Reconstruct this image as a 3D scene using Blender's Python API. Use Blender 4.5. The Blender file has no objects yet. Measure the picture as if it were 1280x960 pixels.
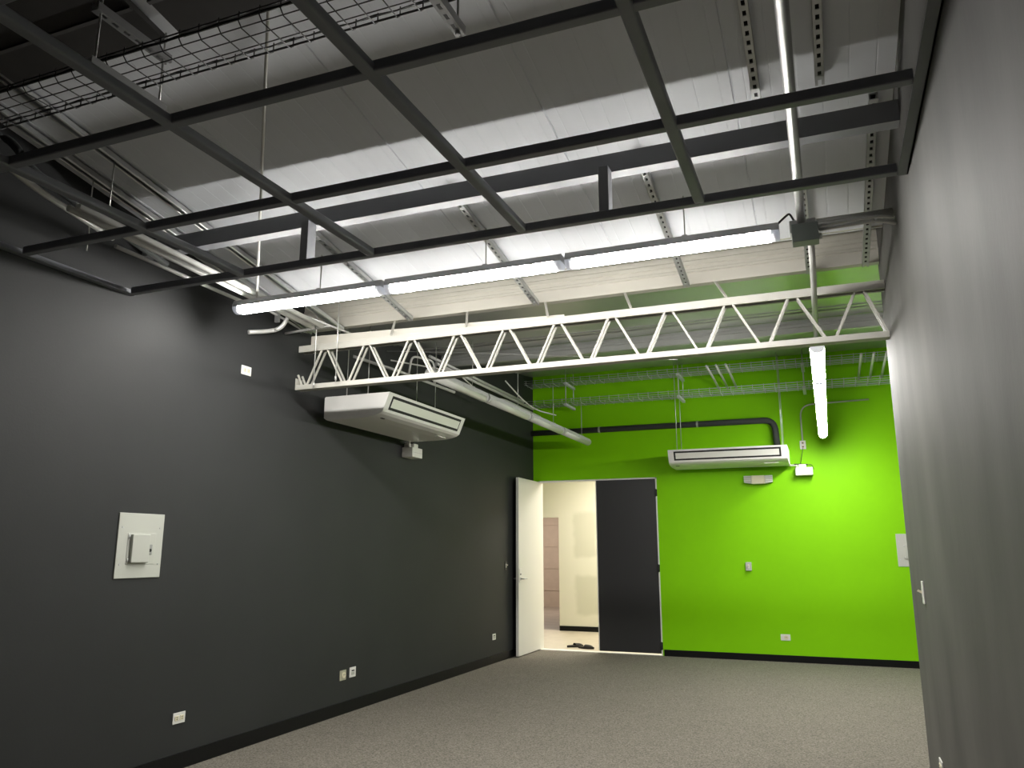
import bpy, math, random
from mathutils import Vector, Matrix
random.seed(7)
scn = bpy.context.scene
COL = scn.collection

# ------------------------------------------------------------------ materials
def new_mat(name):
    m = bpy.data.materials.new(name); m.use_nodes = True
    nt = m.node_tree
    return m, nt, nt.nodes['Principled BSDF']

def mat(name, col, rough=.5, metal=0., noise=0., nscale=8., bump=0., bscale=60., stretch=None, spec=None):
    m, nt, b = new_mat(name)
    b.inputs['Base Color'].default_value = (*col, 1)
    b.inputs['Roughness'].default_value = rough
    b.inputs['Metallic'].default_value = metal
    if spec is not None: b.inputs['Specular IOR Level'].default_value = spec
    tc = nt.nodes.new('ShaderNodeTexCoord'); mp = nt.nodes.new('ShaderNodeMapping')
    nt.links.new(tc.outputs['Object'], mp.inputs['Vector'])
    if stretch: mp.inputs['Scale'].default_value = stretch
    if noise > 0:
        n = nt.nodes.new('ShaderNodeTexNoise'); n.inputs['Scale'].default_value = nscale
        n.inputs['Detail'].default_value = 5
        nt.links.new(mp.outputs['Vector'], n.inputs['Vector'])
        r = nt.nodes.new('ShaderNodeValToRGB')
        r.color_ramp.elements[0].position = .3; r.color_ramp.elements[1].position = .7
        r.color_ramp.elements[0].color = (*[c*(1-noise) for c in col], 1)
        r.color_ramp.elements[1].color = (*[min(1, c*(1+noise)) for c in col], 1)
        nt.links.new(n.outputs['Fac'], r.inputs['Fac'])
        nt.links.new(r.outputs['Color'], b.inputs['Base Color'])
    if bump > 0:
        n2 = nt.nodes.new('ShaderNodeTexNoise'); n2.inputs['Scale'].default_value = bscale
        n2.inputs['Detail'].default_value = 4
        nt.links.new(mp.outputs['Vector'], n2.inputs['Vector'])
        bp = nt.nodes.new('ShaderNodeBump'); bp.inputs['Strength'].default_value = bump
        bp.inputs['Distance'].default_value = .01
        nt.links.new(n2.outputs['Fac'], bp.inputs['Height'])
        nt.links.new(bp.outputs['Normal'], b.inputs['Normal'])
    return m

def emit_mat(name, col, strength):
    m, nt, b = new_mat(name)
    b.inputs['Base Color'].default_value = (.8, .8, .8, 1)
    b.inputs['Emission Color'].default_value = (*col, 1)
    b.inputs['Emission Strength'].default_value = strength
    return m

def rect_mask(nt, src, rects, soft=.03):
    """soft-edged rectangles in object X / Z, added together"""
    sep = nt.nodes.new('ShaderNodeSeparateXYZ'); nt.links.new(src, sep.inputs[0])
    total = None
    def step(inp, a, b):
        mr = nt.nodes.new('ShaderNodeMapRange'); mr.interpolation_type = 'SMOOTHSTEP'
        mr.inputs['From Min'].default_value = a; mr.inputs['From Max'].default_value = b
        nt.links.new(inp, mr.inputs['Value']); return mr.outputs['Result']
    def mul(a, b):
        q = nt.nodes.new('ShaderNodeMath'); q.operation = 'MULTIPLY'
        nt.links.new(a, q.inputs[0]); nt.links.new(b, q.inputs[1]); return q.outputs[0]
    for x0, x1, z0, z1 in rects:
        o = mul(mul(step(sep.outputs[0], x0-soft, x0+soft), step(sep.outputs[0], x1+soft, x1-soft)),
                mul(step(sep.outputs[2], z0-soft, z0+soft), step(sep.outputs[2], z1+soft, z1-soft)))
        if total is None: total = o
        else:
            q = nt.nodes.new('ShaderNodeMath'); q.operation = 'MAXIMUM'
            nt.links.new(total, q.inputs[0]); nt.links.new(o, q.inputs[1]); total = q.outputs[0]
    return total

M = {}
M['charcoal'] = mat('charcoal wall paint', (.027, .028, .029), .6, noise=.08, nscale=1.6, bump=.05, bscale=90, spec=.32)
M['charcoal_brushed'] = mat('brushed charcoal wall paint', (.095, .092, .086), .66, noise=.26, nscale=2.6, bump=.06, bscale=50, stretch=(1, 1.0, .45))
M['green'] = mat('lime green wall paint', (.235, .64, .0), .6, noise=.03, nscale=1.2, bump=.03, bscale=120, spec=.18)
M['dark_plain'] = mat('plain dark wall paint', (.05, .05, .05), .8)
M['white_paint'] = mat('white door paint', (.78, .77, .72), .35)
M['black_paint'] = mat('black door paint', (.030, .030, .032), .42)
M['base_black'] = mat('black vinyl baseboard', (.005, .005, .006), .35, spec=.3)
M['steel_dark'] = mat('dark grey painted steel', (.20, .207, .235), .45, noise=.1, nscale=5)
M['steel_grey'] = mat('mid grey glow-lifted steel', (.34, .35, .375), .5, noise=.05, nscale=5)  # steel grey, lightened further to stand in for the glow around the lamps
M['steel_white'] = mat('white painted steel', (.44, .43, .385), .5)
M['lamplit_white'] = mat('lamplit white conduit', (.80, .80, .77), .4)  # conduit whitened, the lamp light on it is put into the colour
M['purlin'] = mat('pale galvanised purlin', (.52, .50, .44), .55, metal=.0, noise=.04, nscale=3)
M['tray_zinc'] = mat('pale zinc tray wire', (.66, .69, .71), .45, metal=.2)
M['purlin_grey'] = mat('grey galvanised purlin', (.42, .43, .41), .45, metal=.3, noise=.05, nscale=3)
M['zinc'] = mat('galvanised zinc', (.55, .56, .56), .38, metal=.7, noise=.08, nscale=12)
M['conduit'] = mat('grey galvanised conduit', (.62, .62, .60), .42, metal=.25)
M['conduit_dim'] = mat('dim grey galvanised steel', (.34, .34, .34), .4, metal=.6)  # darker copy of the conduit, dimness of the overhead run is in the colour
M['polished'] = mat('polished zinc', (.85, .85, .83), .28, metal=.8)
M['rod'] = mat('threaded zinc rod', (.60, .60, .58), .35, metal=.6)
M['ac'] = mat('white air conditioner plastic', (.80, .79, .76), .38)
M['ac_panel'] = mat('pale louver plastic', (.76, .76, .70), .3)
M['rubber'] = mat('black rubber', (.015, .015, .016), .6)
M['insul'] = mat('dark foam pipe insulation', (.05, .055, .055), .8)
M['plastic_white'] = mat('white plastic', (.80, .79, .75), .4)
M['ivory'] = mat('ivory plastic', (.75, .70, .52), .4)
M['panel_grey'] = mat('pale grey enamel', (.50, .51, .46), .45)
M['dark_hole'] = mat('dark slot', (.012, .012, .012), .7)
M['box_green'] = mat('grey green steel box', (.30, .34, .31), .45)
M['lens_off'] = mat('clouded unlit diffuser', (.72, .73, .68), .25)
M['housing'] = mat('grey lamp housing', (.55, .55, .55), .45)
M['cap'] = emit_mat('glowing clear end cap', (.80, .86, 1.), .14)  # faint emission stands in for lamp light passing through the cap
M['cap_off'] = mat('clouded unlit end cap', (.70, .71, .70), .2)
M['lens_on'] = emit_mat('lit lamp diffuser', (1., .975, .925), 60.0)
M['wire'] = mat('black tray wire', (.05, .05, .052), .4, metal=.4)
M['cable_black'] = mat('black cable', (.014, .014, .015), .5)
M['cable_white'] = mat('white cable', (.82, .81, .76), .45)
M['brown_wall'] = mat('pinkish brown wall', (.48, .38, .31), .7, noise=.04)
M['hall_floor'] = mat('pale hallway floor', (.56, .49, .40), .45, noise=.08, nscale=6)
M['far_floor'] = mat('brown floor boards', (.27, .22, .185), .5, noise=.25, nscale=3, stretch=(.6, 5, 1))
M['slipper'] = mat('dark fabric', (.035, .030, .028), .8)
M['soffit'] = mat('dark brown ceiling board', (.045, .042, .040), .7, noise=.15, nscale=4)
M['ochre'] = mat('brass grey plate', (.42, .40, .30), .4)

# carpet
m, nt, b = new_mat('grey brown loop carpet')
tc = nt.nodes.new('ShaderNodeTexCoord')
n1 = nt.nodes.new('ShaderNodeTexNoise'); n1.inputs['Scale'].default_value = 95; n1.inputs['Detail'].default_value = 3
n2 = nt.nodes.new('ShaderNodeTexNoise'); n2.inputs['Scale'].default_value = 3; n2.inputs['Detail'].default_value = 4
nt.links.new(tc.outputs['Object'], n1.inputs['Vector']); nt.links.new(tc.outputs['Object'], n2.inputs['Vector'])
r1 = nt.nodes.new('ShaderNodeValToRGB')
r1.color_ramp.elements[0].position = .30; r1.color_ramp.elements[0].color = (.105, .096, .080, 1)
r1.color_ramp.elements[1].position = .72; r1.color_ramp.elements[1].color = (.31, .285, .240, 1)
nt.links.new(n1.outputs['Fac'], r1.inputs['Fac'])
r2 = nt.nodes.new('ShaderNodeValToRGB')
r2.color_ramp.elements[0].color = (.86, .86, .86, 1); r2.color_ramp.elements[1].color = (1, 1, 1, 1)
nt.links.new(n2.outputs['Fac'], r2.inputs['Fac'])
mx = nt.nodes.new('ShaderNodeMix'); mx.data_type = 'RGBA'; mx.blend_type = 'MULTIPLY'; mx.inputs['Factor'].default_value = 1
nt.links.new(r1.outputs['Color'], mx.inputs['A']); nt.links.new(r2.outputs['Color'], mx.inputs['B'])
nt.links.new(mx.outputs['Result'], b.inputs['Base Color'])
b.inputs['Roughness'].default_value = .95; b.inputs['Specular IOR Level'].default_value = .1
bp = nt.nodes.new('ShaderNodeBump'); bp.inputs['Strength'].default_value = .5; bp.inputs['Distance'].default_value = .006
nt.links.new(n1.outputs['Fac'], bp.inputs['Height']); nt.links.new(bp.outputs['Normal'], b.inputs['Normal'])
M['carpet'] = m

# roof sheet: pale zinc, slightly glossy, streaked along the fall of the roof
def roof_mat(name, col, rough, metal):
    m, nt, b = new_mat(name)
    tc = nt.nodes.new('ShaderNodeTexCoord'); mp = nt.nodes.new('ShaderNodeMapping')
    mp.inputs['Scale'].default_value = (14, .5, 1)
    nt.links.new(tc.outputs['Object'], mp.inputs['Vector'])
    n = nt.nodes.new('ShaderNodeTexNoise'); n.inputs['Scale'].default_value = 1.5; n.inputs['Detail'].default_value = 6
    nt.links.new(mp.outputs['Vector'], n.inputs['Vector'])
    r = nt.nodes.new('ShaderNodeValToRGB')
    r.color_ramp.elements[0].position = .3; r.color_ramp.elements[0].color = (*[c*.985 for c in col], 1)
    r.color_ramp.elements[1].position = .7; r.color_ramp.elements[1].color = (*[c*1.01 for c in col], 1)
    nt.links.new(n.outputs['Fac'], r.inputs['Fac']); nt.links.new(r.outputs['Color'], b.inputs['Base Color'])
    b.inputs['Roughness'].default_value = rough; b.inputs['Metallic'].default_value = metal
    return m
M['roof'] = roof_mat('pale roof sheet', (.80, .82, .86), .5, .0)
M['roof_rear'] = roof_mat('glossy zinc roof sheet', (.56, .56, .55), .33, .6)

# hallway wall with skim-coat patches
m, nt, b = new_mat('white hallway wall with filler patches')
tc = nt.nodes.new('ShaderNodeTexCoord')
dist = nt.nodes.new('ShaderNodeTexNoise'); dist.inputs['Scale'].default_value = 4
nt.links.new(tc.outputs['Object'], dist.inputs['Vector'])
va = nt.nodes.new('ShaderNodeVectorMath'); va.operation = 'MULTIPLY_ADD'
va.inputs[1].default_value = (.12, .12, .12)
nt.links.new(dist.outputs['Color'], va.inputs[0]); nt.links.new(tc.outputs['Object'], va.inputs[2])
mask = rect_mask(nt, va.outputs[0], [(-4.30, -3.88, 1.36, 2.16), (-4.28, -3.80, .35, 1.02)], .05)
cm = nt.nodes.new('ShaderNodeMix'); cm.data_type = 'RGBA'
cm.inputs['A'].default_value = (.84, .79, .68, 1); cm.inputs['B'].default_value = (.70, .66, .55, 1)
nt.links.new(mask, cm.inputs['Factor']); nt.links.new(cm.outputs['Result'], b.inputs['Base Color'])
b.inputs['Roughness'].default_value = .7
M['hall_wall'] = m
M['hall_plain'] = mat('white hallway paint', (.84, .79, .68), .7)

# ------------------------------------------------------------------ mesh helpers
class MB:
    def __init__(s): s.v = []; s.f = []; s.smooth = []
    def add(s, vs, fs, smooth=False):
        o = len(s.v); s.v += [tuple(v) for v in vs]
        for f in fs: s.f.append([i+o for i in f]); s.smooth.append(smooth)
        return s
    def box(s, x0, x1, y0, y1, z0, z1):
        vs = [(x, y, z) for x in (x0, x1) for y in (y0, y1) for z in (z0, z1)]
        return s.add(vs, [(0,1,3,2),(4,6,7,5),(0,4,5,1),(2,3,7,6),(0,2,6,4),(1,5,7,3)])
    def bbox(s, x0, x1, y0, y1, z0, z1, c=.004, seg=2):
        """box with bevelled edges"""
        import bmesh
        bm = bmesh.new(); bmesh.ops.create_cube(bm, size=1)
        for v in bm.verts:
            v.co = Vector(((x0+x1)/2+v.co.x*(x1-x0), (y0+y1)/2+v.co.y*(y1-y0), (z0+z1)/2+v.co.z*(z1-z0)))
        bmesh.ops.bevel(bm, geom=bm.edges[:], offset=c, segments=seg, affect='EDGES', profile=.5)
        bm.verts.index_update()
        s.add([v.co[:] for v in bm.verts], [[v.index for v in f.verts] for f in bm.faces]); bm.free(); return s
    def prism(s, poly, axis, a, b, smooth=False):
        """poly: list of 2-D points in the other two axes (in xyz order), extruded from a to b along axis"""
        def P(p, t):
            q = list(p); q.insert(axis, t); return tuple(q)
        n = len(poly); vs = [P(p, a) for p in poly]+[P(p, b) for p in poly]
        o = len(s.v); s.v += vs
        for i in range(n):
            j = (i+1) % n; s.f.append([o+i, o+j, o+n+j, o+n+i]); s.smooth.append(smooth)
        s.f.append([o+i for i in range(n)][::-1]); s.smooth.append(False)
        s.f.append([o+n+i for i in range(n)]); s.smooth.append(False)
        return s
    def tube(s, pts, r, seg=8, caps=True):
        pts = [Vector(p) for p in pts]; rings = []
        t0 = (pts[1]-pts[0]).normalized()
        up = Vector((0, 0, 1)) if abs(t0.z) < .9 else Vector((1, 0, 0))
        n = t0.cross(up).normalized()
        for i, p in enumerate(pts):
            if i == 0: t = (pts[1]-pts[0])
            elif i == len(pts)-1: t = pts[-1]-pts[-2]
            else: t = (pts[i+1]-pts[i]).normalized()+(pts[i]-pts[i-1]).normalized()
            t.normalize(); n = (n-t*n.dot(t)).normalized(); bb = t.cross(n)
            rings.append([p+n*(r*math.cos(2*math.pi*k/seg))+bb*(r*math.sin(2*math.pi*k/seg)) for k in range(seg)])
        vs = [v for R in rings for v in R]; fs = []
        for i in range(len(pts)-1):
            for k in range(seg):
                k2 = (k+1) % seg; fs.append((i*seg+k, i*seg+k2, (i+1)*seg+k2, (i+1)*seg+k))
        s.add(vs, fs, True)
        if caps:
            o = len(s.v)-len(vs)
            s.f.append([o+k for k in range(seg)][::-1]); s.smooth.append(False)
            s.f.append([o+(len(pts)-1)*seg+k for k in range(seg)]); s.smooth.append(False)
        return s
    def bar(s, p0, p1, w, h, up=(0, 0, 1)):
        """rectangular bar between two points; w across, h along 'up'"""
        p0, p1 = Vector(p0), Vector(p1); t = (p1-p0).normalized(); u = Vector(up)
        u = (u-t*u.dot(t)).normalized(); r = t.cross(u)
        vs = []
        for p in (p0, p1):
            for a, b2 in ((-1,-1),(1,-1),(1,1),(-1,1)): vs.append(p+r*(a*w/2)+u*(b2*h/2))
        return s.add(vs, [(3,2,1,0),(4,5,6,7),(0,1,5,4),(1,2,6,5),(2,3,7,6),(3,0,4,7)])
    def build(s, name, material, parent=None, label=None):
        me = bpy.data.meshes.new(name)
        if parent is not None: base = parent.location.copy()
        else:
            xs, ys, zs = zip(*s.v); base = Vector(((min(xs)+max(xs))/2, (min(ys)+max(ys))/2, min(zs)))
        me.from_pydata([tuple(Vector(v)-base) for v in s.v], [], s.f)
        import bmesh
        bm = bmesh.new(); bm.from_mesh(me); bmesh.ops.recalc_face_normals(bm, faces=bm.faces[:]); bm.to_mesh(me); bm.free()
        me.polygons.foreach_set('use_smooth', s.smooth)
        me.materials.append(M[material]); me.update()
        o = bpy.data.objects.new(name, me); COL.objects.link(o)
        if parent is not None: o.parent = parent
        else: o.location = base
        if label: o['label'] = label
        return o

def tag(o, label, cat, group=None):
    o['label'] = label; o['category'] = cat
    if group: o['group'] = group
    return o
def thing(name, label, cat, loc, group=None):
    o = bpy.data.objects.new(name, None); COL.objects.link(o); o.location = loc
    o.empty_display_size = .1
    return tag(o, label, cat, group)
def struct(mb, name, material, world=False):
    o = mb.build(name, material)
    if world:       # keep object coordinates equal to world coordinates (for patterned materials)
        for v in o.data.vertices: v.co += o.location
        o.location = (0, 0, 0)
    o['kind'] = 'structure'; return o
def dup(root, loc, label=None, group=None, scale=None, rot=None):
    r = root.copy(); COL.objects.link(r); r.location = loc
    if label: r['label'] = label
    if group: r['group'] = group
    if scale: r.scale = scale
    if rot: r.rotation_euler = rot
    for ch in list(root.children):
        c = ch.copy(); COL.objects.link(c); c.parent = r
        for g in list(ch.children):
            d = g.copy(); COL.objects.link(d); d.parent = c
    return r
def rz(y):   # underside of the roof: falls away from the camera to a valley, then rises to the back wall
    return 4.20-.17*y if y < 5.0 else 3.3245+.122*(y-5.15)
def arc(c, a, b, r, n=6):
    """rounded corner of a polyline: from direction a through corner c to direction b"""
    c, a, b = Vector(c), Vector(a), Vector(b)
    da, db = (a-c).normalized()*r, (b-c).normalized()*r
    out = []
    for i in range(n+1):
        t = i/n; p = (c+da)*(1-t)**2+c*2*t*(1-t)+(c+db)*t*t; out.append(p)
    return out
def routed(pts, r):
    out = [Vector(pts[0])]
    for i in range(1, len(pts)-1): out += arc(pts[i], pts[i-1], pts[i+1], r)
    out.append(Vector(pts[-1])); return out

XL, XR, YB = -4.124, .445, 11.2

# ------------------------------------------------------------------ setting
struct(MB().box(XL-.15, 3.35, -3.1, YB+.06, -.12, 0), 'floor', 'carpet')
wl = [(-3.1, -.1), (YB, -.1), (YB, rz(YB)+.03), (5.5, 3.68), (4.9, 3.68), (-3.1, rz(-3.1)+.03)]
struct(MB().prism(wl, 0, XL-.15, XL), 'wall_left', 'charcoal')
wr = [(-3.1, -.1), (5.55, -.1), (5.55, 3.68), (4.9, 3.68), (-3.1, rz(-3.1)+.02)]
struct(MB().prism(wr, 0, XR, XR+.15), 'wall_right', 'charcoal_brushed')
DX0, DX1, DZ = -4.045, -2.245, 2.44          # door opening
bw = MB().box(XL-.15, DX0, YB, YB+.15, -.1, rz(YB)+.03).box(DX1, 3.35, YB, YB+.15, -.1, rz(YB)+.03)
bw.box(DX0, DX1, YB, YB+.15, DZ, rz(YB)+.03)
struct(bw, 'wall_back', 'green')
struct(MB().box(XL-.15, XR+.15, -3.25, -3.1, -.1, rz(-3.1)+.05), 'wall_front', 'dark_plain')
struct(MB().box(XR+.15, 3.35, 5.4, 5.55, -.1, rz(5.55)+.03), 'wall_bay_front', 'dark_plain')
struct(MB().box(3.2, 3.35, 5.55, YB, -.1, rz(YB)+.03), 'wall_bay_right', 'dark_plain')

# roof, near slope: ribbed sheets running down the fall
prof = []
x = XL
seams = [-3.95+.92*k for k in range(5)]
xs = []
k = 0
xx = XL
while xx < XR+.001:
    xs.append(xx); xx += .115
pts = []
for xq in xs:
    pts += [(xq, 0), (xq+.004, .0012), (xq+.008, 0)]
for sx in seams:
    pts += [(sx-.006, 0), (sx-.003, .008), (sx+.003, .008), (sx+.006, 0)]
pts = [p for p in pts if XL <= p[0] <= XR]
keep = []
for p in sorted(pts):
    near = any(abs(p[0]-sx) < .02 for sx in seams)
    if near and p[1] == .0012: continue
    if keep and p[0]-keep[-1][0] < .001: continue
    keep.append(p)
prof = [(XL, 0)]+keep+[(XR, 0)]
def slope_sheet(prof, y0, y1, thick, x0, x1):
    mb = MB()
    n = len(prof)
    vs = []
    for y in (y0, y1):
        vs += [(px, y, rz(y if y != 5.15 else y)+h) for px, h in prof]+[(x1, y, rz(y)+thick), (x0, y, rz(y)+thick)]
    N = n+2; fs = []
    for i in range(N):
        j = (i+1) % N; fs.append((i, j, N+j, N+i))
    fs.append(tuple(range(N))[::-1]); fs.append(tuple(range(N, 2*N)))
    return mb.add(vs, fs)
struct(slope_sheet(prof, -3.1, 4.9999, .05, XL, XR), 'ceiling', 'roof')
# raised gutter box between the two roof slopes, behind the edge of the near sheet
gb = MB().box(XL, XR, 4.97, 4.995, 3.352, 3.66).box(XL, XR, 4.97, 5.50, 3.64, 3.68)
gb.box(XR+.15, 3.3, 5.44, 5.47, 3.30, 3.42)
struct(gb, 'trim_3', 'purlin')
rear = slope_sheet([(XL, 0), (3.3, 0)], 5.435, YB, .05, XL, 3.3)
for y in (6.55, 6.95, 7.45, 7.62, 9.55, 9.72):     # folds across the rear sheet
    rear.bar((XL, y, rz(y)-.004), (3.2, y, rz(y)-.004), .02, .02, (0, 0, 1))
struct(rear, 'ceiling', 'roof_rear')

# baseboards
struct(MB().box(XL, XL+.012, -3.1, YB, 0, .10), 'baseboard_left', 'base_black')
struct(MB().box(DX1+.02, 3.2, YB-.012, YB, 0, .085), 'baseboard_back', 'base_black')
struct(MB().box(XR-.010, XR, -3.1, 5.55, 0, .09), 'baseboard_right', 'charcoal_brushed')

# hallway beyond the door
HY = 13.96
struct(MB().box(-9.2, -1.0, YB+.06, HY+.12, -.12, -.001), 'floor_hallway', 'hall_floor')
struct(MB().box(-9.2, -1.0, HY+.12, 19.8, -.12, -.001), 'floor_far_room', 'far_floor')
hw = MB().box(-4.648, -1.0, HY, HY+.12, -.1, 3.0).box(-9.2, -4.648, HY, HY+.12, 2.01, 3.0)
struct(hw, 'wall_hallway', 'hall_wall', world=True)
struct(MB().box(-4.648, -1.0, HY-.014, HY, 0, .085), 'baseboard_hallway', 'base_black')
struct(MB().box(-9.2, -9.05, YB+.15, 19.8, -.1, 3.0), 'wall_hallway_left', 'hall_plain')
struct(MB().box(-1.0, -.85, YB+.15, 19.8, -.1, 3.0), 'wall_hallway_right', 'hall_plain')
fw = MB().box(-9.2, -1.0, 19.6, 19.75, -.1, 3.0)
for z in (.40, .95, 1.5, 2.05): fw.box(-9.2, -1.0, 19.59, 19.6, z, z+.03)
struct(fw, 'wall_far_room', 'brown_wall')
struct(MB().box(-9.2, -1.0, YB+.15, 19.8, 3.0, 3.1), 'ceiling_hallway', 'hall_plain')

# door frame (white steel) and the two leaves
fr = MB().box(DX0, DX0+.018, YB-.006, YB+.15, 0, DZ).box(DX1-.018, DX1, YB-.006, YB+.15, 0, DZ)
fr.box(DX0, DX1, YB-.006, YB+.15, DZ-.02, DZ)
struct(fr, 'trim_1', 'white_paint')
struct(MB().box(DX0+.018, DX1-.018, YB+.0, YB+.15, .0, .006), 'trim_2', 'plastic_white')

def lever(mb, x, y, z, d, along):
    """lever handle sticking out from a door face at (x,y,z) in direction d, arm along 'along'"""
    p = Vector((x, y, z)); d = Vector(d); a = Vector(along)
    mb.tube([p, p+d*.008], .026, 14)
    mb.tube([p, p+d*.05, p+d*.055+a*.02, p+d*.055+a*.12], .009, 8)
    return mb
# open leaf, hinged at the left jamb and standing into the room
t = MB().bbox(-4.062, -4.022, 10.315, 11.195, .012, 2.425, .003).build('door_1', 'white_paint')
t['kind'] = 'structure'
def child(o, mb, name, material, label=None):
    c = mb.build(name, material, o, label); return c
child(t, MB().box(-4.066, -4.062, 10.315, 11.195, .012, 2.425), 'painted_face', 'black_paint', 'black painted face')
child(t, lever(lever(MB(), -4.022, 10.375, 1.03, (1, 0, 0), (0, 1, 0)), -4.066, 10.375, 1.03, (-1, 0, 0), (0, 1, 0)), 'handle', 'zinc')
child(t, MB().bbox(-4.022, -4.016, 10.33, 10.42, .98, 1.17, .002), 'lock_plate', 'plastic_white')
child(t, MB().tube([(-4.016, 10.375, 1.09), (-4.012, 10.375, 1.09)], .012, 12), 'keyhole', 'dark_hole')
# closed leaf
t = MB().bbox(-3.14, DX1-.02, YB-.004, YB+.038, .028, DZ-.022, .003).build('door_2', 'black_paint')
t['kind'] = 'structure'
for z in (.13, 1.17, 2.22):
    child(t, MB().bbox(DX1-.034, DX1+.004, YB-.016, YB-.006, z-.05, z+.05, .002).tube([(DX1-.018, YB-.016, z-.055), (DX1-.018, YB-.016, z+.055)], .008, 8), 'hinge', 'rubber')
child(t, MB().box(-3.15, -3.138, YB-.006, YB+.03, .028, DZ-.022), 'meeting_edge', 'white_paint')

# ------------------------------------------------------------------ suspended steel frame
fr = thing('steel_ceiling_frame', 'dark grey welded steel tube grid hung flat below the roof', 'steel frame', (-1.84, 2.0, 3.04))
Z0, Z1 = 3.040, 3.084
CY = [3.600-.745*k for k in range(0, 8)]
LX = [-3.21, -2.30, -1.39, -.48]
for i, y in enumerate(CY):
    MB().bbox(XL+.045, XR-.045, y-.045, y, Z0, Z1, .007, 4).build('cross_tube', 'steel_dark', fr)
for x in LX:
    MB().bbox(x, x+.05, -1.6, CY[0]-.045, Z0-.004, Z1-.006, .010, 4).build('runner_tube', 'steel_dark', fr)
for x0, x1 in ((XL+.001, XL+.045), (XR-.045, XR-.001)):
    mb = MB().box(x0, x1, -1.7, CY[0], Z0, Z0+.006)
    w0, w1 = (x0, x0+.006) if x0 < -1 else (x1-.006, x1)
    mb.box(w0, w1, -1.7, CY[0], Z0, Z1)
    mb.build('edge_angle', 'steel_dark', fr)
# lip channel above the last cross tube, standing on posts
bm_ = thing('steel_beam', 'dark grey steel channel beam above the frame nearest the lights', 'beam', (-1.84, 3.66, 3.34))
MB().box(XL+.001, XR-.001, 3.655, 3.663, 3.335, 3.44).box(XL+.001, XR-.001, 3.663, 3.73, 3.335, 3.343).build('channel', 'steel_grey', bm_)
MB().box(XL+.001, XR-.001, 3.663, 3.69, 3.434, 3.44).build('top_lip', 'steel_grey', bm_)
for x in (-2.755, -.93):
    MB().bbox(x-.026, x+.026, 3.575, 3.655, 3.085, 3.337, .003).build('post', 'steel_grey', bm_)

# ------------------------------------------------------------------ dark boards under the roof, top left
for x0, x1, lab in ((XL+.002, -2.70, 'dark brown ceiling board left of the pale slit at top left'),
                    (-2.60, -1.75, 'dark brown ceiling board right of the pale slit at top left')):
    mb = MB(); y0, y1 = .2, 2.41
    vs = [(x, y, rz(y)-d) for x in (x0, x1) for y in (y0, y1) for d in (.05, .02)]
    mb.add(vs, [(0,1,3,2),(4,6,7,5),(0,4,5,1),(2,3,7,6),(0,2,6,4),(1,5,7,3)])
    mb.bar((x0, 1.9, rz(1.9)-.055), (x1, 1.9, rz(1.9)-.055), .03, .01)
    mb.bar((x0, 2.2, rz(2.2)-.055), (x1, 2.2, rz(2.2)-.055), .02, .01)
    tag(mb.build('ceiling_board', 'soffit'), lab, 'board')

# ------------------------------------------------------------------ slotted struts fixed under the roof
def strut(x, y0, y1, label, w=.041, double=False, off=.012, z=None, name='slotted_strut', group='slotted struts under the roof'):
    """channel strut: web with slots seen from below, two side lips"""
    Z = (lambda y: 4.20-.17*y-off) if z is None else (lambda y: z)
    ym = (y0+y1)/2
    t = thing(name, label, 'metal strut', (x, ym, Z(ym)), group)
    def pr(mb, xa, xb, ya, yb, d0, d1):
        vs = [(xx, yy, Z(yy)-d) for xx in (xa, xb) for yy in (ya, yb) for d in (d1, d0)]
        return mb.add(vs, [(0,1,3,2),(4,6,7,5),(0,4,5,1),(2,3,7,6),(0,2,6,4),(1,5,7,3)])
    ch = MB()
    pr(ch, x-w/2, x-w/2+.003, y0, y1, 0, .036); pr(ch, x+w/2-.003, x+w/2, y0, y1, 0, .036)
    pr(ch, x-w/2, x+w/2, y0, y1, 0, .004)
    if not double:
        # perforated face: two side strips and bridges between the slots
        pr(ch, x-w/2, x-.008, y0, y1, .032, .036); pr(ch, x+.008, x+w/2, y0, y1, .032, .036)
        y = y0
        while y < y1-.02:
            pr(ch, x-.009, x+.009, y, min(y+.028, y1), .032, .036); y += .056
    ch.build('channel', 'zinc', t)
    if double:
        bk = MB(); pr(bk, x-w/2+.004, x+w/2-.004, y0+.01, y1-.01, .006, .01); bk.build('inside_shade', 'dark_hole', t)  # dark strip put in for the shade inside the channel
        ed = MB()  # polished tubes added so the strut edges catch bright lamp lines
        for q in (-1, 1): ed.tube([(x+q*w/2, y0, Z(y0)-.040), (x+q*w/2, y1, Z(y1)-.040)], .007, 10)
        ed.build('glint_tubes', 'polished', t, 'thin polished tubes added along the edges')
    if not double:
        bk = MB(); pr(bk, x-.009, x+.009, y0+.01, y1-.01, .006, .01); bk.build('slot_shade', 'dark_hole', t)  # dark strip drawn as the shade behind the slots
    return t
strut(-3.98, 1.6, 5.37, 'twin edged metal strut nearest the black left wall under the roof', double=True)
strut(-3.71, 1.6, 5.40, 'twin edged metal strut second from the black left wall under the roof', double=True)
strut(-3.03, 3.9, 5.36, 'pale metal strut above the left lit batten light', double=False)
strut(-1.94, 3.85, 5.36, 'slotted metal strut above the middle lit batten light')
strut(-.805, 3.85, 5.36, 'slotted metal strut above the right lit batten light')
strut(-.165, 1.5, 3.62, 'bright slotted strut left of the top conduit at upper right')
strut(.12, 1.5, 3.58, 'bright slotted strut right of the top conduit at upper right')
strut(.355, 3.75, 5.38, 'slotted strut nearest the right wall past the dark beam')
strut(.01, 4.40, 5.38, 'slotted strut behind the grey green junction box')

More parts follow.
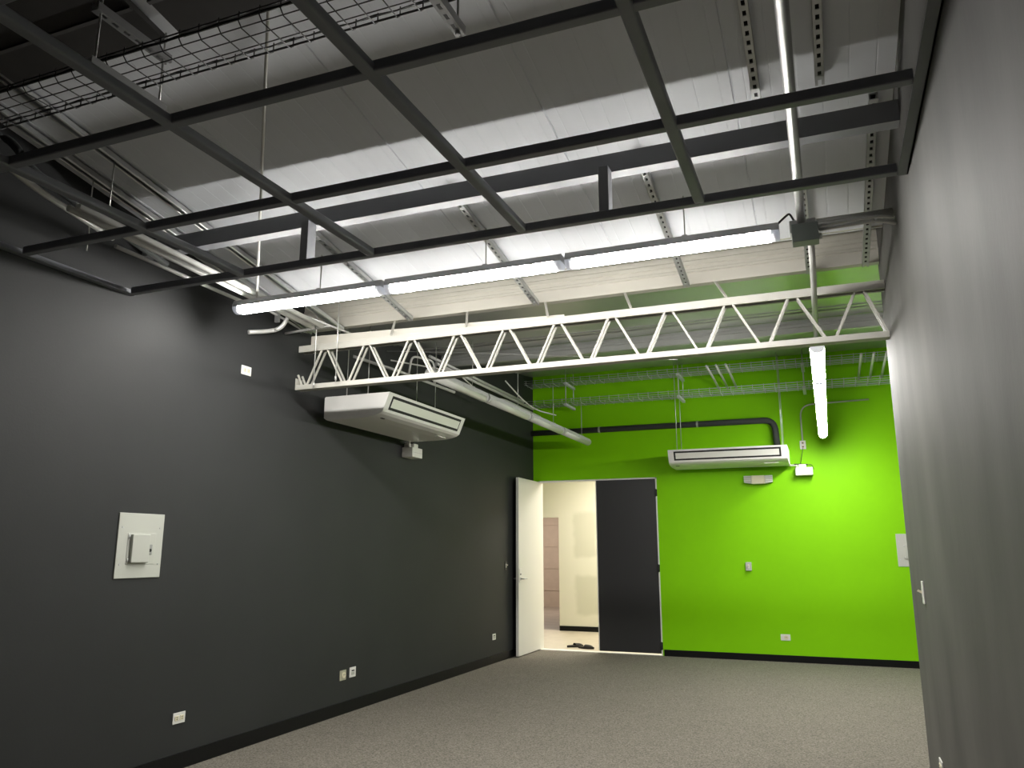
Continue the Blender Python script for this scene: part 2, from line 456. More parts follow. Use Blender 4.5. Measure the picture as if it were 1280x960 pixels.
# ------------------------------------------------------------------ purlins over and behind the truss
def purlin(y, z0, z1, x0, x1, label, lip=.06, m='purlin'):
    t = thing('roof_purlin', label, 'purlin', ((x0+x1)/2, y, z0), 'roof purlins')
    h = z1-z0
    g = .6 if h > .3 else 1.
    web = [(y, z0), (y, z0+.40*g*h), (y-.010, z0+.43*g*h), (y-.010, z0+.50*g*h), (y, z0+.53*g*h), (y, z0+.66*g*h), (y-.008, z0+.69*g*h), (y-.008, z0+.82*g*h), (y, z0+.85*g*h), (y, z1), (y+.006, z1), (y+.006, z0)]
    MB().prism(web, 0, x0, x1).build('web', m, t)
    MB().box(x0, x1, y-.004, y+lip, z0-.004, z0).build('flange', m, t)
    MB().box(x0, x1, y+lip-.004, y+lip, z0, z0+.02).build('lip', 'purlin', t)
    return t
purlin(5.42, 3.283, 3.63, XL+.002, XR-.002, 'wide beige purlin lit by the batten lights in front of the truss')
purlin(8.06, 3.545, 3.675, XL+.002, 3.2, 'green tinted purlin seen through the truss near the back wall', m='purlin_grey')
# brackets from the purlin to the truss
for i, x in enumerate((-3.18, -2.52, -1.86, -1.24, -.585)):
    tag(MB().bar((x-.03, 5.42, 3.278), (x+.06, 5.215, 3.089), .018, .008).build('bracket_strap', 'steel_white'),
        ['first', 'second', 'third', 'fourth', 'fifth'][i]+' small strap from the left between beige purlin and white truss', 'strap', 'straps above the truss')
# ------------------------------------------------------------------ white truss
tr = thing('roof_truss', 'white open web steel truss spanning the room from wall to wall', 'truss', (-1.78, 5.25, 2.695))
for z0, z1, x0, nm in ((3.030, 3.085, -4.0, 'top_chord'), (2.712, 2.752, -4.008, 'bottom_chord')):
    mb = MB().bbox(x0, XR-.001, 5.210, 5.226, z0, z1, .002).bbox(x0, XR-.001, 5.274, 5.290, z0, z1, .002)
    mb.box(x0, XR-.001, 5.226, 5.274, (z1-.006) if nm == 'top_chord' else z0, z1 if nm == 'top_chord' else z0+.006)
    mb.build(nm, 'steel_white', tr)
for k in range(11):
    xt = -3.75+.4045*k; xb = xt-.19
    for dx in (-1, 1):
        a = (xb+.030, 0, 2.745) if dx < 0 else (xt+.2145-.030, 0, 2.745)
        b2 = (xt-.024, 0, 3.04) if dx < 0 else (xt+.024, 0, 3.04)
        if dx > 0 and k == 10: a = (XR-.012, 0, 2.75)
        mb = MB()
        for y in (5.222, 5.278): mb.bar((a[0], y, a[2]), (b2[0], y, b2[2]), .014, .012, (0, 1, 0))
        mb.build('web_bar', 'steel_white', tr)
mb = MB()
for y in (5.222, 5.278): mb.bar((-3.95, y, 2.735), (-4.0, y, 2.84), .014, .012, (0, 1, 0))
mb.build('web_stub', 'steel_white', tr)
pl = MB()
vs = [(-3.94, 5.291, 3.06), (-1.70, 5.291, 3.06), (-1.70, 5.291, 3.124), (-3.94, 5.291, 3.184)]
pl.add(vs+[(a, b2+.02, c) for a, b2, c in vs], [(0,1,2,3),(7,6,5,4),(0,4,5,1),(1,5,6,2),(2,6,7,3),(3,7,4,0)])
pl.build('flashing_strip', 'purlin', tr, 'tapering beige strip behind the top chord')
MB().box(-4.012, -4.008, 5.205, 5.295, 2.712, 2.81).build('end_plate', 'steel_white', tr)
for x, z, nm in ((-3.80, 2.70, 'left'), (-3.59, 2.735, 'right')):
    tag(MB().tube([(x, 5.165, z), (x, 5.165, 3.64)], .005, 6).tube([(x, 5.165, z+.02), (x, 5.165, z+.05)], .009, 6).build('threaded_rod', 'rod'),
        nm+' threaded rod hanging just in front of the left end of the truss', 'rod', 'rods in front of the truss end')

# ------------------------------------------------------------------ batten lights
def batten(name, label, group, L, lit, rod_x, rod_len):
    """along local x, origin at the underside centre"""
    t = thing(name, label, 'light', (0, 0, 0), group)
    h = L/2
    w = .05
    ell = [(w*math.cos(a), .046+.046*math.sin(a)) for a in [math.pi+math.pi*k/10 for k in range(11)]]
    hb = [(-w, .046), (w, .046), (w, .058), (w*.7, .092), (-w*.7, .092), (-w, .058)]
    MB().prism(hb, 0, -h, h).build('housing', 'housing', t)
    MB().prism(ell, 0, -h+.045, h-.045, True).build('diffuser', 'lens_on' if lit else 'lens_off', t, 'glowing white diffuser' if lit else None)
    for s in (-1, 1):
        e = [(w*math.cos(a), .045+.043*math.sin(a)) for a in [math.pi+math.pi*k/10 for k in range(11)]]
        a, b2 = sorted((s*h, s*(h-.045)))
        MB().prism(e, 0, a, b2, True).build('end_cap', 'cap' if lit else 'cap_off', t)
    for s in (-.7, 0, .7):
        MB().box(s*h-.012, s*h+.012, -w-.004, w+.004, .042, .056).build('clip', 'zinc', t)
    MB().tube([(rod_x, 0, .09), (rod_x, 0, .09+rod_len)], .004, 6).build('hanger_rod', 'rod', t)
    MB().bbox(rod_x-.015, rod_x+.015, -.025, .025, .088, .104, .002).build('hanger_clip', 'zinc', t)
    return t
ZL = 3.066
l0 = batten('batten_light', 'left lit batten light of the row across the room before the truss', 'lit batten lights across the room', 1.215, True, .10, .26)
l0.location = (-3.215, 4.25, ZL)
dup(l0, (-1.975, 4.25, ZL), 'middle lit batten light of the row across the room before the truss')
dup(l0, (-.735, 4.25, ZL), 'right lit batten light beside the grey green junction box')
l1 = batten('batten_light', 'nearest lit batten light of the row running to the green wall', 'lit batten lights toward the green wall', 1.18, True, -.45, .45)
l1.rotation_euler = (0, 0, math.pi/2); l1.location = (.02, 6.50, 2.818)
for k, nm in ((1, 'second nearest'), (2, 'third nearest'), (3, 'farthest')):
    dup(l1, (.02, 6.50+1.205*k, 2.818), nm+' lit batten light of the row running to the green wall')
l2 = batten('batten_light', 'nearest unlit batten light of the dark row along the left wall', 'unlit batten lights along the left wall', 1.215, False, .3, .5)
l2.rotation_euler = (0, 0, math.pi/2); l2.location = (-3.19, 6.62, 2.905)
for k, nm in ((1, 'second nearest'), (2, 'third nearest'), (3, 'farthest')):
    dup(l2, (-3.19+.008*k, 6.62+1.226*k, 2.905), nm+' unlit batten light of the dark row along the left wall')

# ------------------------------------------------------------------ junction box, conduits at the right end of the lights
jb = thing('junction_box', 'grey green steel junction box at the right end of the lit lights', 'junction box', (.0, 4.25, 3.03))
MB().bbox(-.065, .070, 4.215, 4.30, 3.032, 3.135, .004).build('body', 'box_green', jb)
MB().bbox(-.075, .062, 4.32, 4.40, 3.125, 3.20, .004).build('upper_box', 'housing', jb)
for z in (3.06, 3.11): MB().tube([(.07, 4.25, z), (.086, 4.25, z)], .016, 10).build('connector', 'zinc', jb)
def pipe(name, pts, r, material, label, cat, group=None, bend=.06, seg=8):
    return tag(MB().tube(routed(pts, bend) if len(pts) > 2 else pts, r, seg).build(name, material), label, cat, group)
G1 = 'conduits from the junction box to the right wall'
pipe('conduit', [(.075, 4.25, 3.10), (.30, 4.25, 3.105), (.40, 4.25, 3.10), (XR, 4.25, 3.075)], .013, 'conduit', 'lowest conduit from junction box to right wall, with drooping end', 'conduit', G1)
pipe('conduit', [(.070, 4.29, 3.138), (.39, 4.29, 3.145), (XR, 4.29, 3.125)], .012, 'conduit', 'second lowest conduit from junction box to right wall', 'conduit', G1)
pipe('conduit', [(.065, 4.33, 3.170), (XR, 4.33, 3.170)], .012, 'conduit', 'second highest conduit from junction box to right wall', 'conduit', G1)
pipe('conduit', [(.065, 4.38, 3.200), (XR, 4.38, 3.200)], .014, 'conduit', 'highest conduit from junction box to right wall', 'conduit', G1)
pipe('conduit', [(-.012, -1.6, 3.18), (-.012, 4.31, 3.18)], .023, 'conduit_dim', 'long conduit running overhead from the top edge to the junction box', 'conduit')
pipe('conduit', [(.03, 4.305, 3.09), (.03, 4.9, 3.06), (.025, 5.18, 3.0), (.02, 6.0, 2.93)], .018, 'conduit', 'conduit passing from junction box through the truss to the far lights', 'conduit')
pipe('cable', [(-.13, 4.25, 3.165), (-.10, 4.27, 3.20), (-.07, 4.31, 3.24), (-.045, 4.36, 3.203)], .006, 'cable_black', 'short black cable looping over the junction box', 'cable', bend=.02)

# ------------------------------------------------------------------ wire basket tray at the top left
def basket(name, label, x0, x1, y0, y1, z, h, material, pitch=.1, r=.0028, group=None, long_n=4):
    t = thing(name, label, 'cable tray', ((x0+x1)/2, (y0+y1)/2, z), group)
    c = .02
    ws = MB(); x = x0+.03
    while x < x1:
        ws.tube([(x, y0, z+h+.012), (x, y0, z+c), (x, y0+c, z), (x, y1-c, z), (x, y1, z+c), (x, y1, z+h+.012)], r, 5); x += pitch
    ws.build('cross_wires', material, t)
    for i in range(long_n):
        y = y0+c+(y1-y0-2*c)*i/(long_n-1)
        MB().tube([(x0, y, z+r*2), (x1, y, z+r*2)], r, 5).build('bottom_wire', material, t)
    for y in (y0, y1):
        for zz in (z+.028, z+h):
            MB().tube([(x0, y, zz), (x1, y, zz)], r*(1.2 if zz > z+.03 else 1), 5).build('side_wire', material, t)
    return t
basket('wire_cable_tray', 'black wire basket cable tray under the roof at top left', -3.62, -.2, 2.10, 2.31, 3.42, .05, 'wire')
for y, zz, lab in ((2.112, 3.462, 'black cable lying along the near rim of the top left basket tray'), (2.298, 3.462, 'black cable lying along the far rim of the top left basket tray')):
    pts = []; x = -3.60; k = 0
    while x < -.25:
        pts.append((x, y+(.006 if k % 2 else -.006), zz+(.010 if k % 2 else -.008))); x += .1; k += 1
    tag(MB().tube(pts, .0055 if y < 2.2 else .003, 6).build('cable', 'cable_black'), lab, 'cable', 'black cables in the basket tray')
# trapeze hangers of that tray
def trapeze(x, ya, yb, z_low, label, top=None):
    t = thing('trapeze_hanger', label, 'hanger', (x, (ya+yb)/2, z_low-.04), 'trapeze hangers of the basket tray')
    def ch(z):
        mb = MB().box(x-.02, x-.017, ya, yb, z-.036, z).box(x+.017, x+.02, ya, yb, z-.036, z)
        mb.box(x-.02, x-.008, ya, yb, z-.039, z-.036).box(x+.008, x+.02, ya, yb, z-.039, z-.036)
        y = ya
        while y < yb-.01: mb.box(x-.009, x+.009, y, min(y+.03, yb), z-.039, z-.036); y += .06
        return mb
    ch(z_low).build('lower_channel', 'conduit_dim', t)
    if top: ch(top).build('upper_channel', 'conduit_dim', t)
    for y in (ya+.03, yb-.03):
        MB().tube([(x, y, z_low-.05), (x, y, rz(y)-.02)], .005, 6).build('rod', 'rod', t)
        MB().tube([(x, y, z_low-.052), (x, y, z_low-.040)], .010, 6).build('nut', 'zinc', t)
    return t
trapeze(-2.69, 2.02, 2.42, 3.415, 'trapeze hanger with two channels under the left part of the basket tray', 3.67)
trapeze(-1.185, 2.02, 2.43, 3.415, 'trapeze hanger at the right end of the visible basket tray')

# white cable from the roof over the beam to the left light
pipe('cable', [(-2.13, 2.42, 3.775), (-3.20, 3.70, 3.47), (-3.64, 4.24, 3.165)], .008, 'cable_white', 'white cable dropping from the roof to the left lit batten light', 'cable', bend=.1)

# ------------------------------------------------------------------ pipes along the left wall under the roof
G2 = 'conduits along the left wall'
pipe('conduit', [(-3.56, 2.72, 3.2), (-3.70, 5.1, 3.2)], .020, 'lamplit_white', 'right one of two bright conduits running below the left roof edge', 'conduit', G2)
pipe('conduit', [(-3.63, 2.72, 3.2), (-3.79, 5.1, 3.2)], .020, 'lamplit_white', 'left one of two bright conduits running below the left roof edge', 'conduit', G2)
pipe('conduit', [(-3.95, 3.3, 3.25), (-3.98, 4.7, 3.25)], .014, 'conduit', 'thin conduit closest to the left wall beside the left light', 'conduit', G2)
pipe('conduit', [(-3.70, 2.36, 3.33), (-3.74, 2.60, 3.28), (-3.86, 3.2, 3.25)], .018, 'conduit', 'dull bent conduit below the dark beams at far left', 'conduit', bend=.15)
G3 = 'insulated pipes at the far left'
pipe('insulated_pipe', [(XL+.004, 2.45, 3.58), (-3.93, 2.45, 3.57), (-3.72, 2.45, 3.46), (-3.60, 2.45, 3.30), (-3.66, 2.75, 3.27), (-3.95, 3.7, 3.275)], .022, 'insul', 'right one of two dark pipes bending down at the far left edge', 'pipe', G3, bend=.12, seg=10)
pipe('insulated_pipe', [(XL+.004, 2.40, 3.52), (-4.0, 2.40, 3.52), (-3.84, 2.40, 3.42), (-3.74, 2.42, 3.24), (-3.84, 2.75, 3.18), (-4.07, 3.6, 3.17)], .022, 'insul', 'left one of two dark pipes bending down at the far left edge', 'pipe', G3, bend=.12, seg=10)
def rod(x, y, z0, z1, label, group):
    return tag(MB().tube([(x, y, z0), (x, y, z1)], .004, 6).build('threaded_rod', 'rod'), label, 'rod', group)
G4 = 'threaded rods at the left roof edge'
rod(-3.71, 3.03, 3.33, rz(3.03)-.02, 'long threaded rod hanging from the strut second from the left wall', G4)
rod(-3.98, 3.12, 3.38, rz(3.12)-.02, 'short threaded rod hanging from the strut nearest the left wall', G4)
rod(-3.84, 3.02, 3.10, 3.32, 'threaded rod holding the dull bent conduit at far left', G4)
# conduit elbow and clamps left of the truss end
pipe('conduit', [(XL+.012, 4.72, 3.09), (-4.07, 4.90, 3.14), (-3.99, 4.96, 3.17), (-3.90, 4.97, 3.33)], .018, 'conduit', 'bent conduit elbow against the left wall under the left light', 'conduit', bend=.06)
cl = thing('clamped_conduit', 'thin conduit with clamps left of the truss end', 'conduit', (-4.03, 5.1, 3.2))
MB().tube([(-4.03, 4.78, 3.30), (-4.03, 5.34, 3.245)], .010, 8).build('tube', 'conduit', cl)
for y in (4.95, 5.28): MB().bbox(-4.05, -4.01, y-.012, y+.012, 3.225, rz(y)-.002, .003).build('clamp', 'zinc', cl)
pipe('conduit', [(-3.74, 4.95, 3.24), (-3.60, 5.55, 3.20)], .009, 'conduit', 'thin conduit ending just above the left end of the truss', 'conduit')
pipe('conduit', [(XL, 5.18, 3.20), (-3.68, 5.18, 3.225)], .012, 'conduit', 'short crosswise conduit stub left of the truss top', 'conduit')

# behind the truss on the left
G5 = 'conduits behind the truss on the left'
pipe('conduit', [(-3.93, 7.4, 3.50), (-3.90, 10.2, 3.48)], .018, 'conduit', 'upper of two parallel conduits behind the truss on the left', 'conduit', G5)
pipe('conduit', [(-3.90, 7.5, 3.44), (-3.86, 10.5, 3.42)], .018, 'conduit', 'lower of two parallel conduits behind the truss on the left', 'conduit', G5)
pipe('conduit', [(XL, 9.0, 3.36), (-3.82, 9.3, 3.34), (-3.76, 10.5, 3.30)], .018, 'conduit', 'short conduit near the corner above the far unlit light', 'conduit', G5)
hp = thing('conduit', 'hoop shaped conduit bend on a slanting conduit seen through the left truss web', 'conduit', (-3.9, 7.0, 3.12))
MB().tube(routed([(-3.905, 6.9, 3.19), (-3.90, 6.95, 3.40), (-3.80, 7.25, 3.40), (-3.80, 7.27, 3.16)], .07), .012, 8).build('hoop', 'conduit', hp)
MB().tube([(XL, 6.2, 3.24), (-3.95, 6.75, 3.20), (-3.72, 7.6, 3.12)], .016, 8).build('run', 'conduit', hp)
pipe('cable', [(XL, 6.9, 3.36), (-3.55, 7.3, 3.27), (-3.62, 8.0, 3.20), (-3.64, 8.4, 3.24), (-3.62, 8.9, 3.18)], .008, 'cable_white', 'pale sagging cable above the unlit lights', 'cable', bend=.2)
pipe('cable', [(-3.85, 9.4, 3.62), (-3.80, 9.9, 3.45), (-3.72, 10.2, 3.35), (-3.55, 10.6, 3.33)], .009, 'cable_white', 'pale cable curving down to the lower rear tray near the corner', 'cable', bend=.2)
tag(MB().tube([(XL+.01, 6.8, 3.435), (-3.2, 7.0, 3.375), (-2.2, 7.1, 3.27), (-1.2, 7.2, 3.17)], .004, 6).build('tie_wire', 'rod'), 'thin taut wire crossing behind the truss web', 'wire')

# ------------------------------------------------------------------ wire trays along the green wall
basket('wire_cable_tray', 'upper zinc wire tray along the green wall', -4.05, 3.15, 10.62, 10.92, 3.81, .06, 'tray_zinc', .14, .004, 'zinc trays along the green wall', 3)
basket('wire_cable_tray', 'lower zinc wire tray along the green wall', -4.05, 3.15, 10.62, 10.92, 3.50, .06, 'tray_zinc', .14, .004, 'zinc trays along the green wall', 3)
def tray_hanger(x, label):
    t = thing('tray_hanger', label, 'hanger', (x, 10.77, 3.45), 'hangers of the green wall trays')
    for z in (3.49, 3.80): MB().bbox(x-.02, x+.02, 10.55, 10.99, z-.036, z-.002, .003).build('channel', 'tray_zinc', t)
    for y in (10.58, 10.96): MB().tube([(x, y, 3.45), (x, y, rz(y)-.004)], .006, 6).build('rod', 'rod', t)
    return t
tray_hanger(-3.39, 'left tray hanger on the green wall near the corner')
tray_hanger(-1.77, 'middle tray hanger above the back air conditioner')
tray_hanger(-.16, 'right tray hanger beside the far lights')
G6 = 'conduit stubs crossing the green wall trays'
for i, (x, y0) in enumerate(((-1.30, 9.95), (-1.18, 9.95), (-1.06, 9.95), (.52, 10.0), (.66, 10.0), (.80, 10.0))):
    s = ('left', 'middle', 'right')[i % 3]
    pipe('conduit', [(x, y0, 3.72), (x, 10.6, 3.70), (x, 11.19, 3.66)], .016, 'conduit',
         s+' conduit stub of three '+('above the back air conditioner' if i < 3 else 'in the upper right corner of the green wall'), 'conduit', G6, bend=.1)
# insulated line set of the back air conditioner
lp = thing('insulated_pipe', 'dark insulated pipe along the green wall bending down to the air conditioner', 'pipe', (-2.3, 11.13, 2.80))
MB().tube(routed([(XL+.002, 11.13, 3.165), (-.585, 11.13, 3.16), (-.565, 11.13, 2.78)], .14), .042, 12).build('sleeve', 'insul', lp)
for x in (-3.05, -1.62):
    mb = MB()
    ring = [(11.13+.046*math.cos(2*math.pi*k/14), 3.163+.046*math.sin(2*math.pi*k/14)) for k in range(14)]
    mb.prism(ring, 0, x-.014, x+.014).box(x-.014, x+.014, 11.172, 11.199, 3.15, 3.215)
    mb.build('pipe_clamp', 'zinc', lp, 'bright zinc clamp')


# ------------------------------------------------------------------ air conditioners
def aircon(label, name='air_conditioner'):
    """local: length along x, front toward -y, origin under the middle"""
    L, Dp, Hh = 1.52, .66, .21
    t = thing(name, label, 'air conditioner', (0, 0, 0), 'ceiling hung air conditioners')
    def profile(sc=1.0):
        p = [(0, Hh), (.066, .048), (.095, .03), (.15, .014), (.24, .003), (.34, 0), (Dp-.03, 0), (Dp, .02), (Dp, Hh-.01), (Dp-.01, Hh)]
        cy, cz = Dp*.5, Hh*.5
        return [((a-cy)*sc+cy-Dp/2, (b2-cz)*sc+cz) for a, b2 in p]
    MB().prism(profile(), 0, -L/2+.02, L/2-.02).build('body', 'ac', t)
    for s in (-1, 1):
        a, b2 = sorted((s*L/2, s*(L/2-.022)))
        mb = MB().prism(profile(1.0), 0, a, b2).build('end_cover', 'ac', t)
    # front face runs from (y=-.33,z=.21) to (y=-.264,z=.048)
    def onface(u, d): # u 0 bottom..1 top, d outward
        fy, fz = -.264-.066*u, .048+.162*u
        n = Vector((0, -.926, -.377)); return fy+n.y*d, fz+n.z*d
    def slab(mb, x0, x1, u0, u1, d0, d1):
        c = [onface(u0, d0), onface(u1, d0), onface(u1, d1), onface(u0, d1)]
        return mb.prism(c, 0, x0, x1)
    g = slab(MB(), -L/2+.075, L/2-.075, .14, .86, -.004, .0015).build('outlet_recess', 'dark_hole', t)
    slab(MB(), -L/2+.098, L/2-.098, .275, .725, .001, .006).build('louver', 'ac_panel', t)
    MB().bbox(-L/2+.08, -L/2+.13, -.215, -.195, -.001, .004, .001).build('display', 'dark_hole', t)
    MB().bbox(L/2-.30, L/2-.12, -.17, -.145, -.002, .006, .001).build('badge', 'plastic_white', t)
    br = MB().box(-L/2+.06, L/2-.06, -.20, .24, Hh, Hh+.012)
    br.build('top_pan', 'housing', t)
    return t
ac2 = aircon('white air conditioner hung before the green wall'); ac2.location = (-1.18, 10.83, 2.525)
ac1 = dup(ac2, (-3.735, 6.46, 2.535), 'white air conditioner hung beside the black left wall')
ac1.rotation_euler = (0, 0, math.pi/2)
for o, L0 in ((ac2, None), (ac1, None)): pass
def ac_rods(ac, offs, rot):
    for i, (a, b2) in enumerate(offs):
        p = Vector((a, b2, .22)); q = Matrix.Rotation(rot, 4, 'Z') @ p + ac.location
        top = rz(q.y)-.002-ac.location.z
        m_ = MB().tube([(a, b2, .20), (a, b2, top)], .005, 6)
        o = m_.build('suspension_rod', 'rod'); co = o.location.copy()
        o.parent = ac; o.location = co
ac_rods(ac2, [(-.66, -.16), (-.66, .20), (.70, -.16), (.70, .20)], 0)
ac_rods(ac1, [(-.66, -.05), (-.66, .17), (.62, -.05), (.62, .17)], math.pi/2)

# condensate pumps
def pump(label):
    """local: width along x, wall at +y"""
    t = thing('condensate_pump', label, 'pump', (0, 0, 0), 'condensate pumps')
    MB().bbox(-.11, .11, -.10, .03, 0, .105, .008).build('tank', 'plastic_white', t)
    MB().bbox(-.065, .03, -.09, .03, .1, .145, .006).build('motor_cover', 'plastic_white', t)
    MB().tube(routed([(-.16, -.05, .14), (-.085, -.05, .14), (-.085, -.05, .09)], .02), .013, 8).build('drain_elbow', 'plastic_white', t)
    MB().tube([(-.12, -.07, .152), (-.03, -.075, .15), (.05, -.07, .143)], .007, 6).build('hose', 'cable_black', t)
    MB().tube(routed([(.03, -.02, .14), (.10, -.02, .15), (.125, -.02, .08)], .03), .004, 6).build('power_lead', 'cable_black', t)
    MB().box(-.10, .10, -.101, -.099, .05, .053).build('seam', 'panel_grey', t)
    return t
p2 = pump('white condensate pump box right of the back air conditioner'); p2.location = (-.25, 11.172, 2.39)
p1 = dup(p2, (-4.096, 7.30, 2.375), 'white condensate pump box under the left air conditioner')
p1.rotation_euler = (0, 0, math.pi/2)
pipe('drain_pipe', [(-.46, 11.11, 2.535), (-.40, 11.115, 2.53)], .013, 'plastic_white', 'short white drain pipe from air conditioner to pump on the green wall', 'pipe')
pipe('drain_pipe', [(-4.0, 7.14, 2.54), (-4.03, 7.16, 2.49)], .013, 'plastic_white', 'short white drain pipe above the pump on the black wall', 'pipe')

# ------------------------------------------------------------------ emergency light
em = thing('emergency_light', 'beige emergency light with ribbed lamp heads on the green wall', 'emergency light', (-.84, 11.15, 2.295))
MB().bbox(-.93, -.76, 11.10, 11.203, 2.297, 2.41, .006).build('body', 'ivory', em)
for s in (-1, 1):
    c = -.845
    hd = MB()
    x0, x1 = (c-.185, c-.088) if s < 0 else (c+.088, c+.185)
    mb = MB(); xo = x0 if s < 0 else x1; xi = x1 if s < 0 else x0
    vs = [(xi, 11.10, 2.300), (xi, 11.20, 2.300), (xi, 11.20, 2.408), (xi, 11.10, 2.408), (xo, 11.13, 2.318), (xo, 11.20, 2.318), (xo, 11.20, 2.412), (xo, 11.13, 2.412)]
    mb.add(vs, [(0,1,2,3),(7,6,5,4),(0,4,5,1),(1,5,6,2),(2,6,7,3),(3,7,4,0)])
    mb.build('lamp_head', 'panel_grey', em)
    for k in range(4):
        z = 2.322+.024*k
        MB().bar((xi+s*.008, 11.096, z), (xo, 11.124, z+.005), .014, .011).build('rib', 'plastic_white', em)

# ------------------------------------------------------------------ outlets and switches
def plate(label, kind, group=None, w=.108, h=.070, material='plastic_white', name='wall_outlet', cat='outlet'):
    """local: face toward -y, wall plane y=0, centre at origin height"""
    t = thing(name, label, cat, (0, 0, 0), group)
    MB().bbox(-w/2, w/2, -.007, 0, -h/2, h/2, .002).build('cover_plate', material, t)
    if kind == 'duplex':
        for s in (-1, 1):
            MB().bbox(s*.022-.017, s*.022+.017, -.011, -.006, -.016, .016, .003).build('socket', 'ivory', t)
            for k in (-1, 1): MB().box(s*.022-.006, s*.022+.006, -.0118, -.0108, k*.006-.0015, k*.006+.0015).build('slot', 'dark_hole', t)
    elif kind == 'duplex_v':
        for q in (-1, 1):
            MB().bbox(-.017, .017, -.011, -.006, q*.026-.018, q*.026+.018, .003).build('socket', 'ivory', t)
            MB().box(-.009, .009, -.0120, -.0108, q*.026-.008, q*.026+.006).build('slot', 'dark_hole', t)
    elif kind == 'single':
        MB().tube([(.008, -.006, 0), (.008, -.013, 0)], .026, 16).build('socket', 'ivory', t)
        for k in (-1, 1): MB().box(.008+k*.008-.002, .008+k*.008+.002, -.0142, -.0128, -.002, .010).build('slot', 'dark_hole', t)
    elif kind == 'data':
        MB().bbox(-.022, .022, -.0095, -.0065, .008, .019, .001).build('port', 'dark_hole', t)
        MB().bbox(-.026, .026, -.0085, -.0065, -.024, .002, .001).build('insert', 'panel_grey', t)
    elif kind == 'switch':
        MB().bbox(-.012, .012, -.010, -.006, -.026, .026, .002).build('surround', 'plastic_white', t)
        MB().bar((0, -.008, .0), (0, -.03, .012), .009, .012).build('toggle', 'ivory', t)
    return t
def put(t, loc, rot): t.location = loc; t.rotation_euler = (0, 0, rot); return t
RL, RR = math.pi/2, -math.pi/2
put(plate('white double outlet low on the black wall, nearest the camera', 'duplex'), (XL, 4.33, .325), RL)
put(plate('brassy outlet plate low on the black wall, left one of a pair', 'single', material='ochre', w=.098, h=.086), (XL, 6.255, .328), RL)
put(plate('white data plate low on the black wall, right one of a pair', 'data', w=.098, h=.086, name='data_outlet', cat='data outlet'), (XL, 6.41, .335), RL)
put(plate('small white outlet low on the black wall near the open door', 'data', w=.10, h=.075), (XL, 9.69, .324), RL)
put(plate('white outlet high on the black wall under the lit light', 'duplex'), (XL, 4.735, 2.785), RL)
put(plate('small dark switch on the black wall near the open door', 'switch', w=.07, h=.11, material='black_paint', name='light_switch', cat='switch'), (XL, 10.09, 1.21), RL)
put(plate('white outlet low on the green wall', 'single', w=.12, h=.078), (-.636, YB, .305), 0)
put(plate('grey light switch box in the middle of the green wall', 'switch', w=.075, h=.11, material='panel_grey', name='light_switch', cat='switch'), (-1.043, YB-.03, 1.204), 0)
tag(MB().bbox(-1.08, -1.006, YB-.03, YB, 1.149, 1.259, .003).build('switch_box', 'housing'), 'grey surface box behind the switch on the green wall', 'switch box')
put(plate('white outlet high on the green wall above the pump', 'duplex_v', w=.075, h=.115), (-.242, YB-.025, 2.805), 0)
tag(MB().bbox(-.278, -.206, YB-.025, YB, 2.75, 2.86, .003).build('outlet_box', 'panel_grey'), 'grey box behind the high outlet on the green wall', 'outlet box')
put(plate('white toggle switch on the right wall seen edge on', 'switch', w=.075, h=.118, name='light_switch', cat='switch'), (XR, 4.83, 1.195), RR)
put(plate('white outlet low on the right wall at the bottom edge', 'duplex', w=.118, h=.075), (XR, 4.84, .325), RR)
pipe('conduit', [(-.242, 11.18, 2.86), (-.242, 11.18, 3.35), (.62, 11.18, 3.37)], .010, 'conduit', 'thin conduit rising from the high outlet and bending right on the green wall', 'conduit', bend=.16)
pipe('cable', [(-.242, 11.16, 2.76), (-.26, 11.15, 2.68), (-.29, 11.14, 2.545)], .004, 'cable_black', 'black cord from the high outlet down to the pump', 'cable', bend=.03)

# ------------------------------------------------------------------ breaker panels
def breaker(label):
    """local: face toward -y, origin bottom centre, wall plane y=0"""
    t = thing('breaker_panel', label, 'breaker panel', (0, 0, 0), 'breaker panels')
    W, Hh = .362, .405
    MB().bbox(-W/2, W/2, -.012, 0, 0, Hh, .003).build('cover', 'panel_grey', t)
    MB().bbox(-.105, .12, -.015, -.011, .085, .28, .002).build('trim_ring', 'panel_grey', t)
    MB().bbox(-.085, .055, -.038, -.014, .095, .272, .004).build('door', 'panel_grey', t)
    MB().bbox(.060, .094, -.019, -.014, .145, .21, .002).build('latch', 'conduit_dim', t)
    MB().tube([(.077, -.0185, .172), (.077, -.0205, .172)], .011, 10).build('latch_hole', 'dark_hole', t)
    for x, z in ((-.15, .315), (.15, .315), (-.15, .085), (.155, .085)):
        MB().tube([(x, -.011, z), (x, -.015, z)], .006, 10).build('screw', 'zinc', t)
    for z in (.11, .255): MB().tube([(-.096, -.018, z-.012), (-.096, -.018, z+.012)], .005, 8).build('hinge', 'zinc', t)
    return t
b1 = put(breaker('grey breaker panel on the black left wall'), (XL-.003, 3.868, 1.244), RL)
b2_ = dup(b1, (.957, YB+.003, 1.214), 'grey breaker panel on the green wall partly behind the right wall'); b2_.rotation_euler = (0, 0, 0)

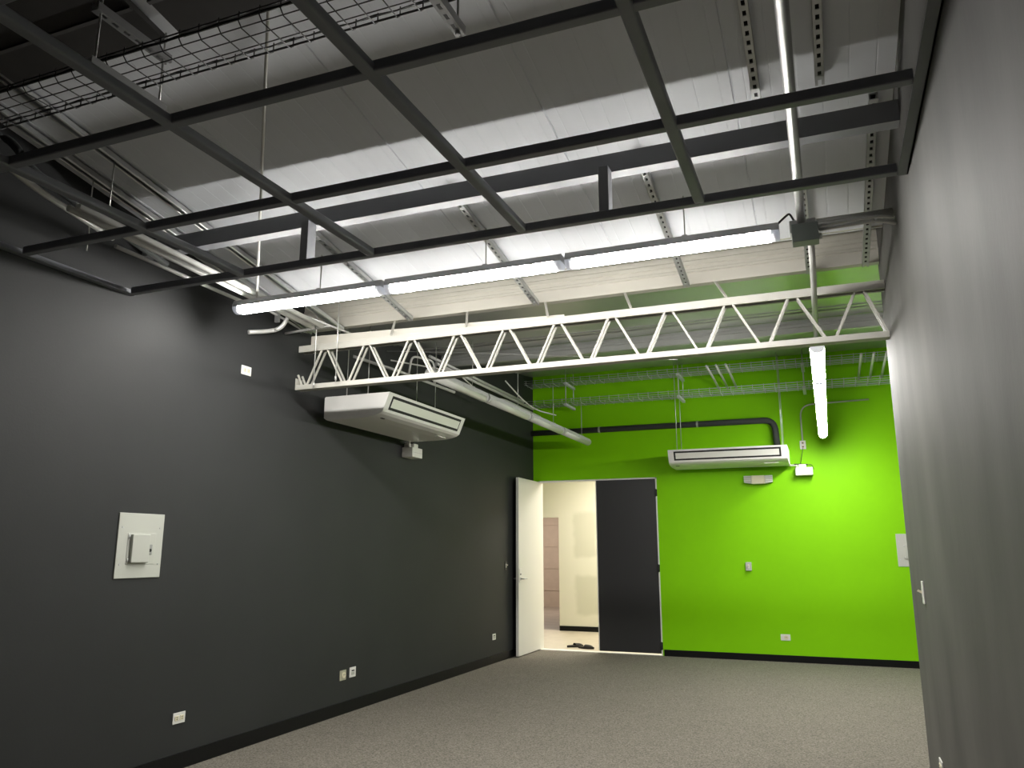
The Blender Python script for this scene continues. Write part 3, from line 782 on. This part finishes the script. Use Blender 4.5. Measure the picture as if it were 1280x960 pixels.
# ------------------------------------------------------------------ slippers beyond the doorway
def slipper(label, loc, rot):
    t = thing('slipper', label, 'slipper', loc, 'pair of dark slippers')
    n = 24; out = []
    for k in range(n):
        a = 2*math.pi*k/n; out.append((loc[0]+.135*math.cos(a), loc[1]+(.046+.008*math.cos(a)-.006*math.cos(2*a))*math.sin(a)))
    MB().prism(out, 2, loc[2], loc[2]+.028).build('sole', 'slipper', t)
    rows = []
    for i in range(8):
        f = i/7; x = -.01+.128*f; w = .054*math.sqrt(max(.03, 1-f**3.2)); hgt = .034*math.sqrt(max(.03, 1-f**2.2))
        rows.append([(loc[0]+x, loc[1]+w*math.cos(math.pi*k/8), loc[2]+.024+hgt*math.sin(math.pi*k/8)) for k in range(9)])
    fs = [(i*9+k, i*9+k+1, (i+1)*9+k+1, (i+1)*9+k) for i in range(7) for k in range(8)]
    MB().add([v for r in rows for v in r], fs, True).build('upper', 'slipper', t)
    t.rotation_euler = (0, 0, rot); return t
slipper('left dark slipper on the pale floor beyond the doorway', (-3.665, 11.72, 0), .75)
slipper('right dark slipper on the pale floor beyond the doorway', (-3.46, 11.60, 0), -.25)

# ------------------------------------------------------------------ lights of the hallway
def area(name, loc, sx, sy, power, col=(1, .93, .82)):
    l = bpy.data.lights.new(name, 'AREA'); l.shape = 'RECTANGLE'; l.size = sx; l.size_y = sy; l.energy = power; l.color = col
    o = bpy.data.objects.new(name, l); o.location = loc; COL.objects.link(o); return o
area('hallway_lamp', (-3.0, 12.6, 2.95), 1.6, .9, 62)
area('far_room_lamp', (-6.5, 17.5, 2.95), 1.2, 1.2, 55)

# ------------------------------------------------------------------ world, camera, view
w = bpy.data.worlds.new('World'); scn.world = w; w.use_nodes = True
w.node_tree.nodes['Background'].inputs['Color'].default_value = (.02, .02, .022, 1)
w.node_tree.nodes['Background'].inputs['Strength'].default_value = .3
yaw, pitch, f_px = .380104, .209634, 975.953
cam = bpy.data.cameras.new('camera'); cam.sensor_fit = 'HORIZONTAL'; cam.sensor_width = 36
cam.lens = f_px/1280*36; cam.clip_start = .05
co = bpy.data.objects.new('camera', cam); COL.objects.link(co)
F = Vector((-math.sin(yaw)*math.cos(pitch), math.cos(yaw)*math.cos(pitch), math.sin(pitch)))
Rr = Vector((math.cos(yaw), math.sin(yaw), 0)); U = Rr.cross(F)
co.matrix_world = Matrix(((Rr.x, U.x, -F.x, 0), (Rr.y, U.y, -F.y, 0), (Rr.z, U.z, -F.z, 1.4175), (0, 0, 0, 1)))
scn.camera = co
scn.view_settings.view_transform = 'Standard'; scn.view_settings.look = 'None'
scn.view_settings.gamma = 1; scn.view_settings.use_curve_mapping = False
scn.view_settings.exposure = 0.8
scn.cycles.use_denoising = True
scn.cycles.max_bounces = 8; scn.cycles.diffuse_bounces = 5
scn.cycles.sample_clamp_indirect = 6
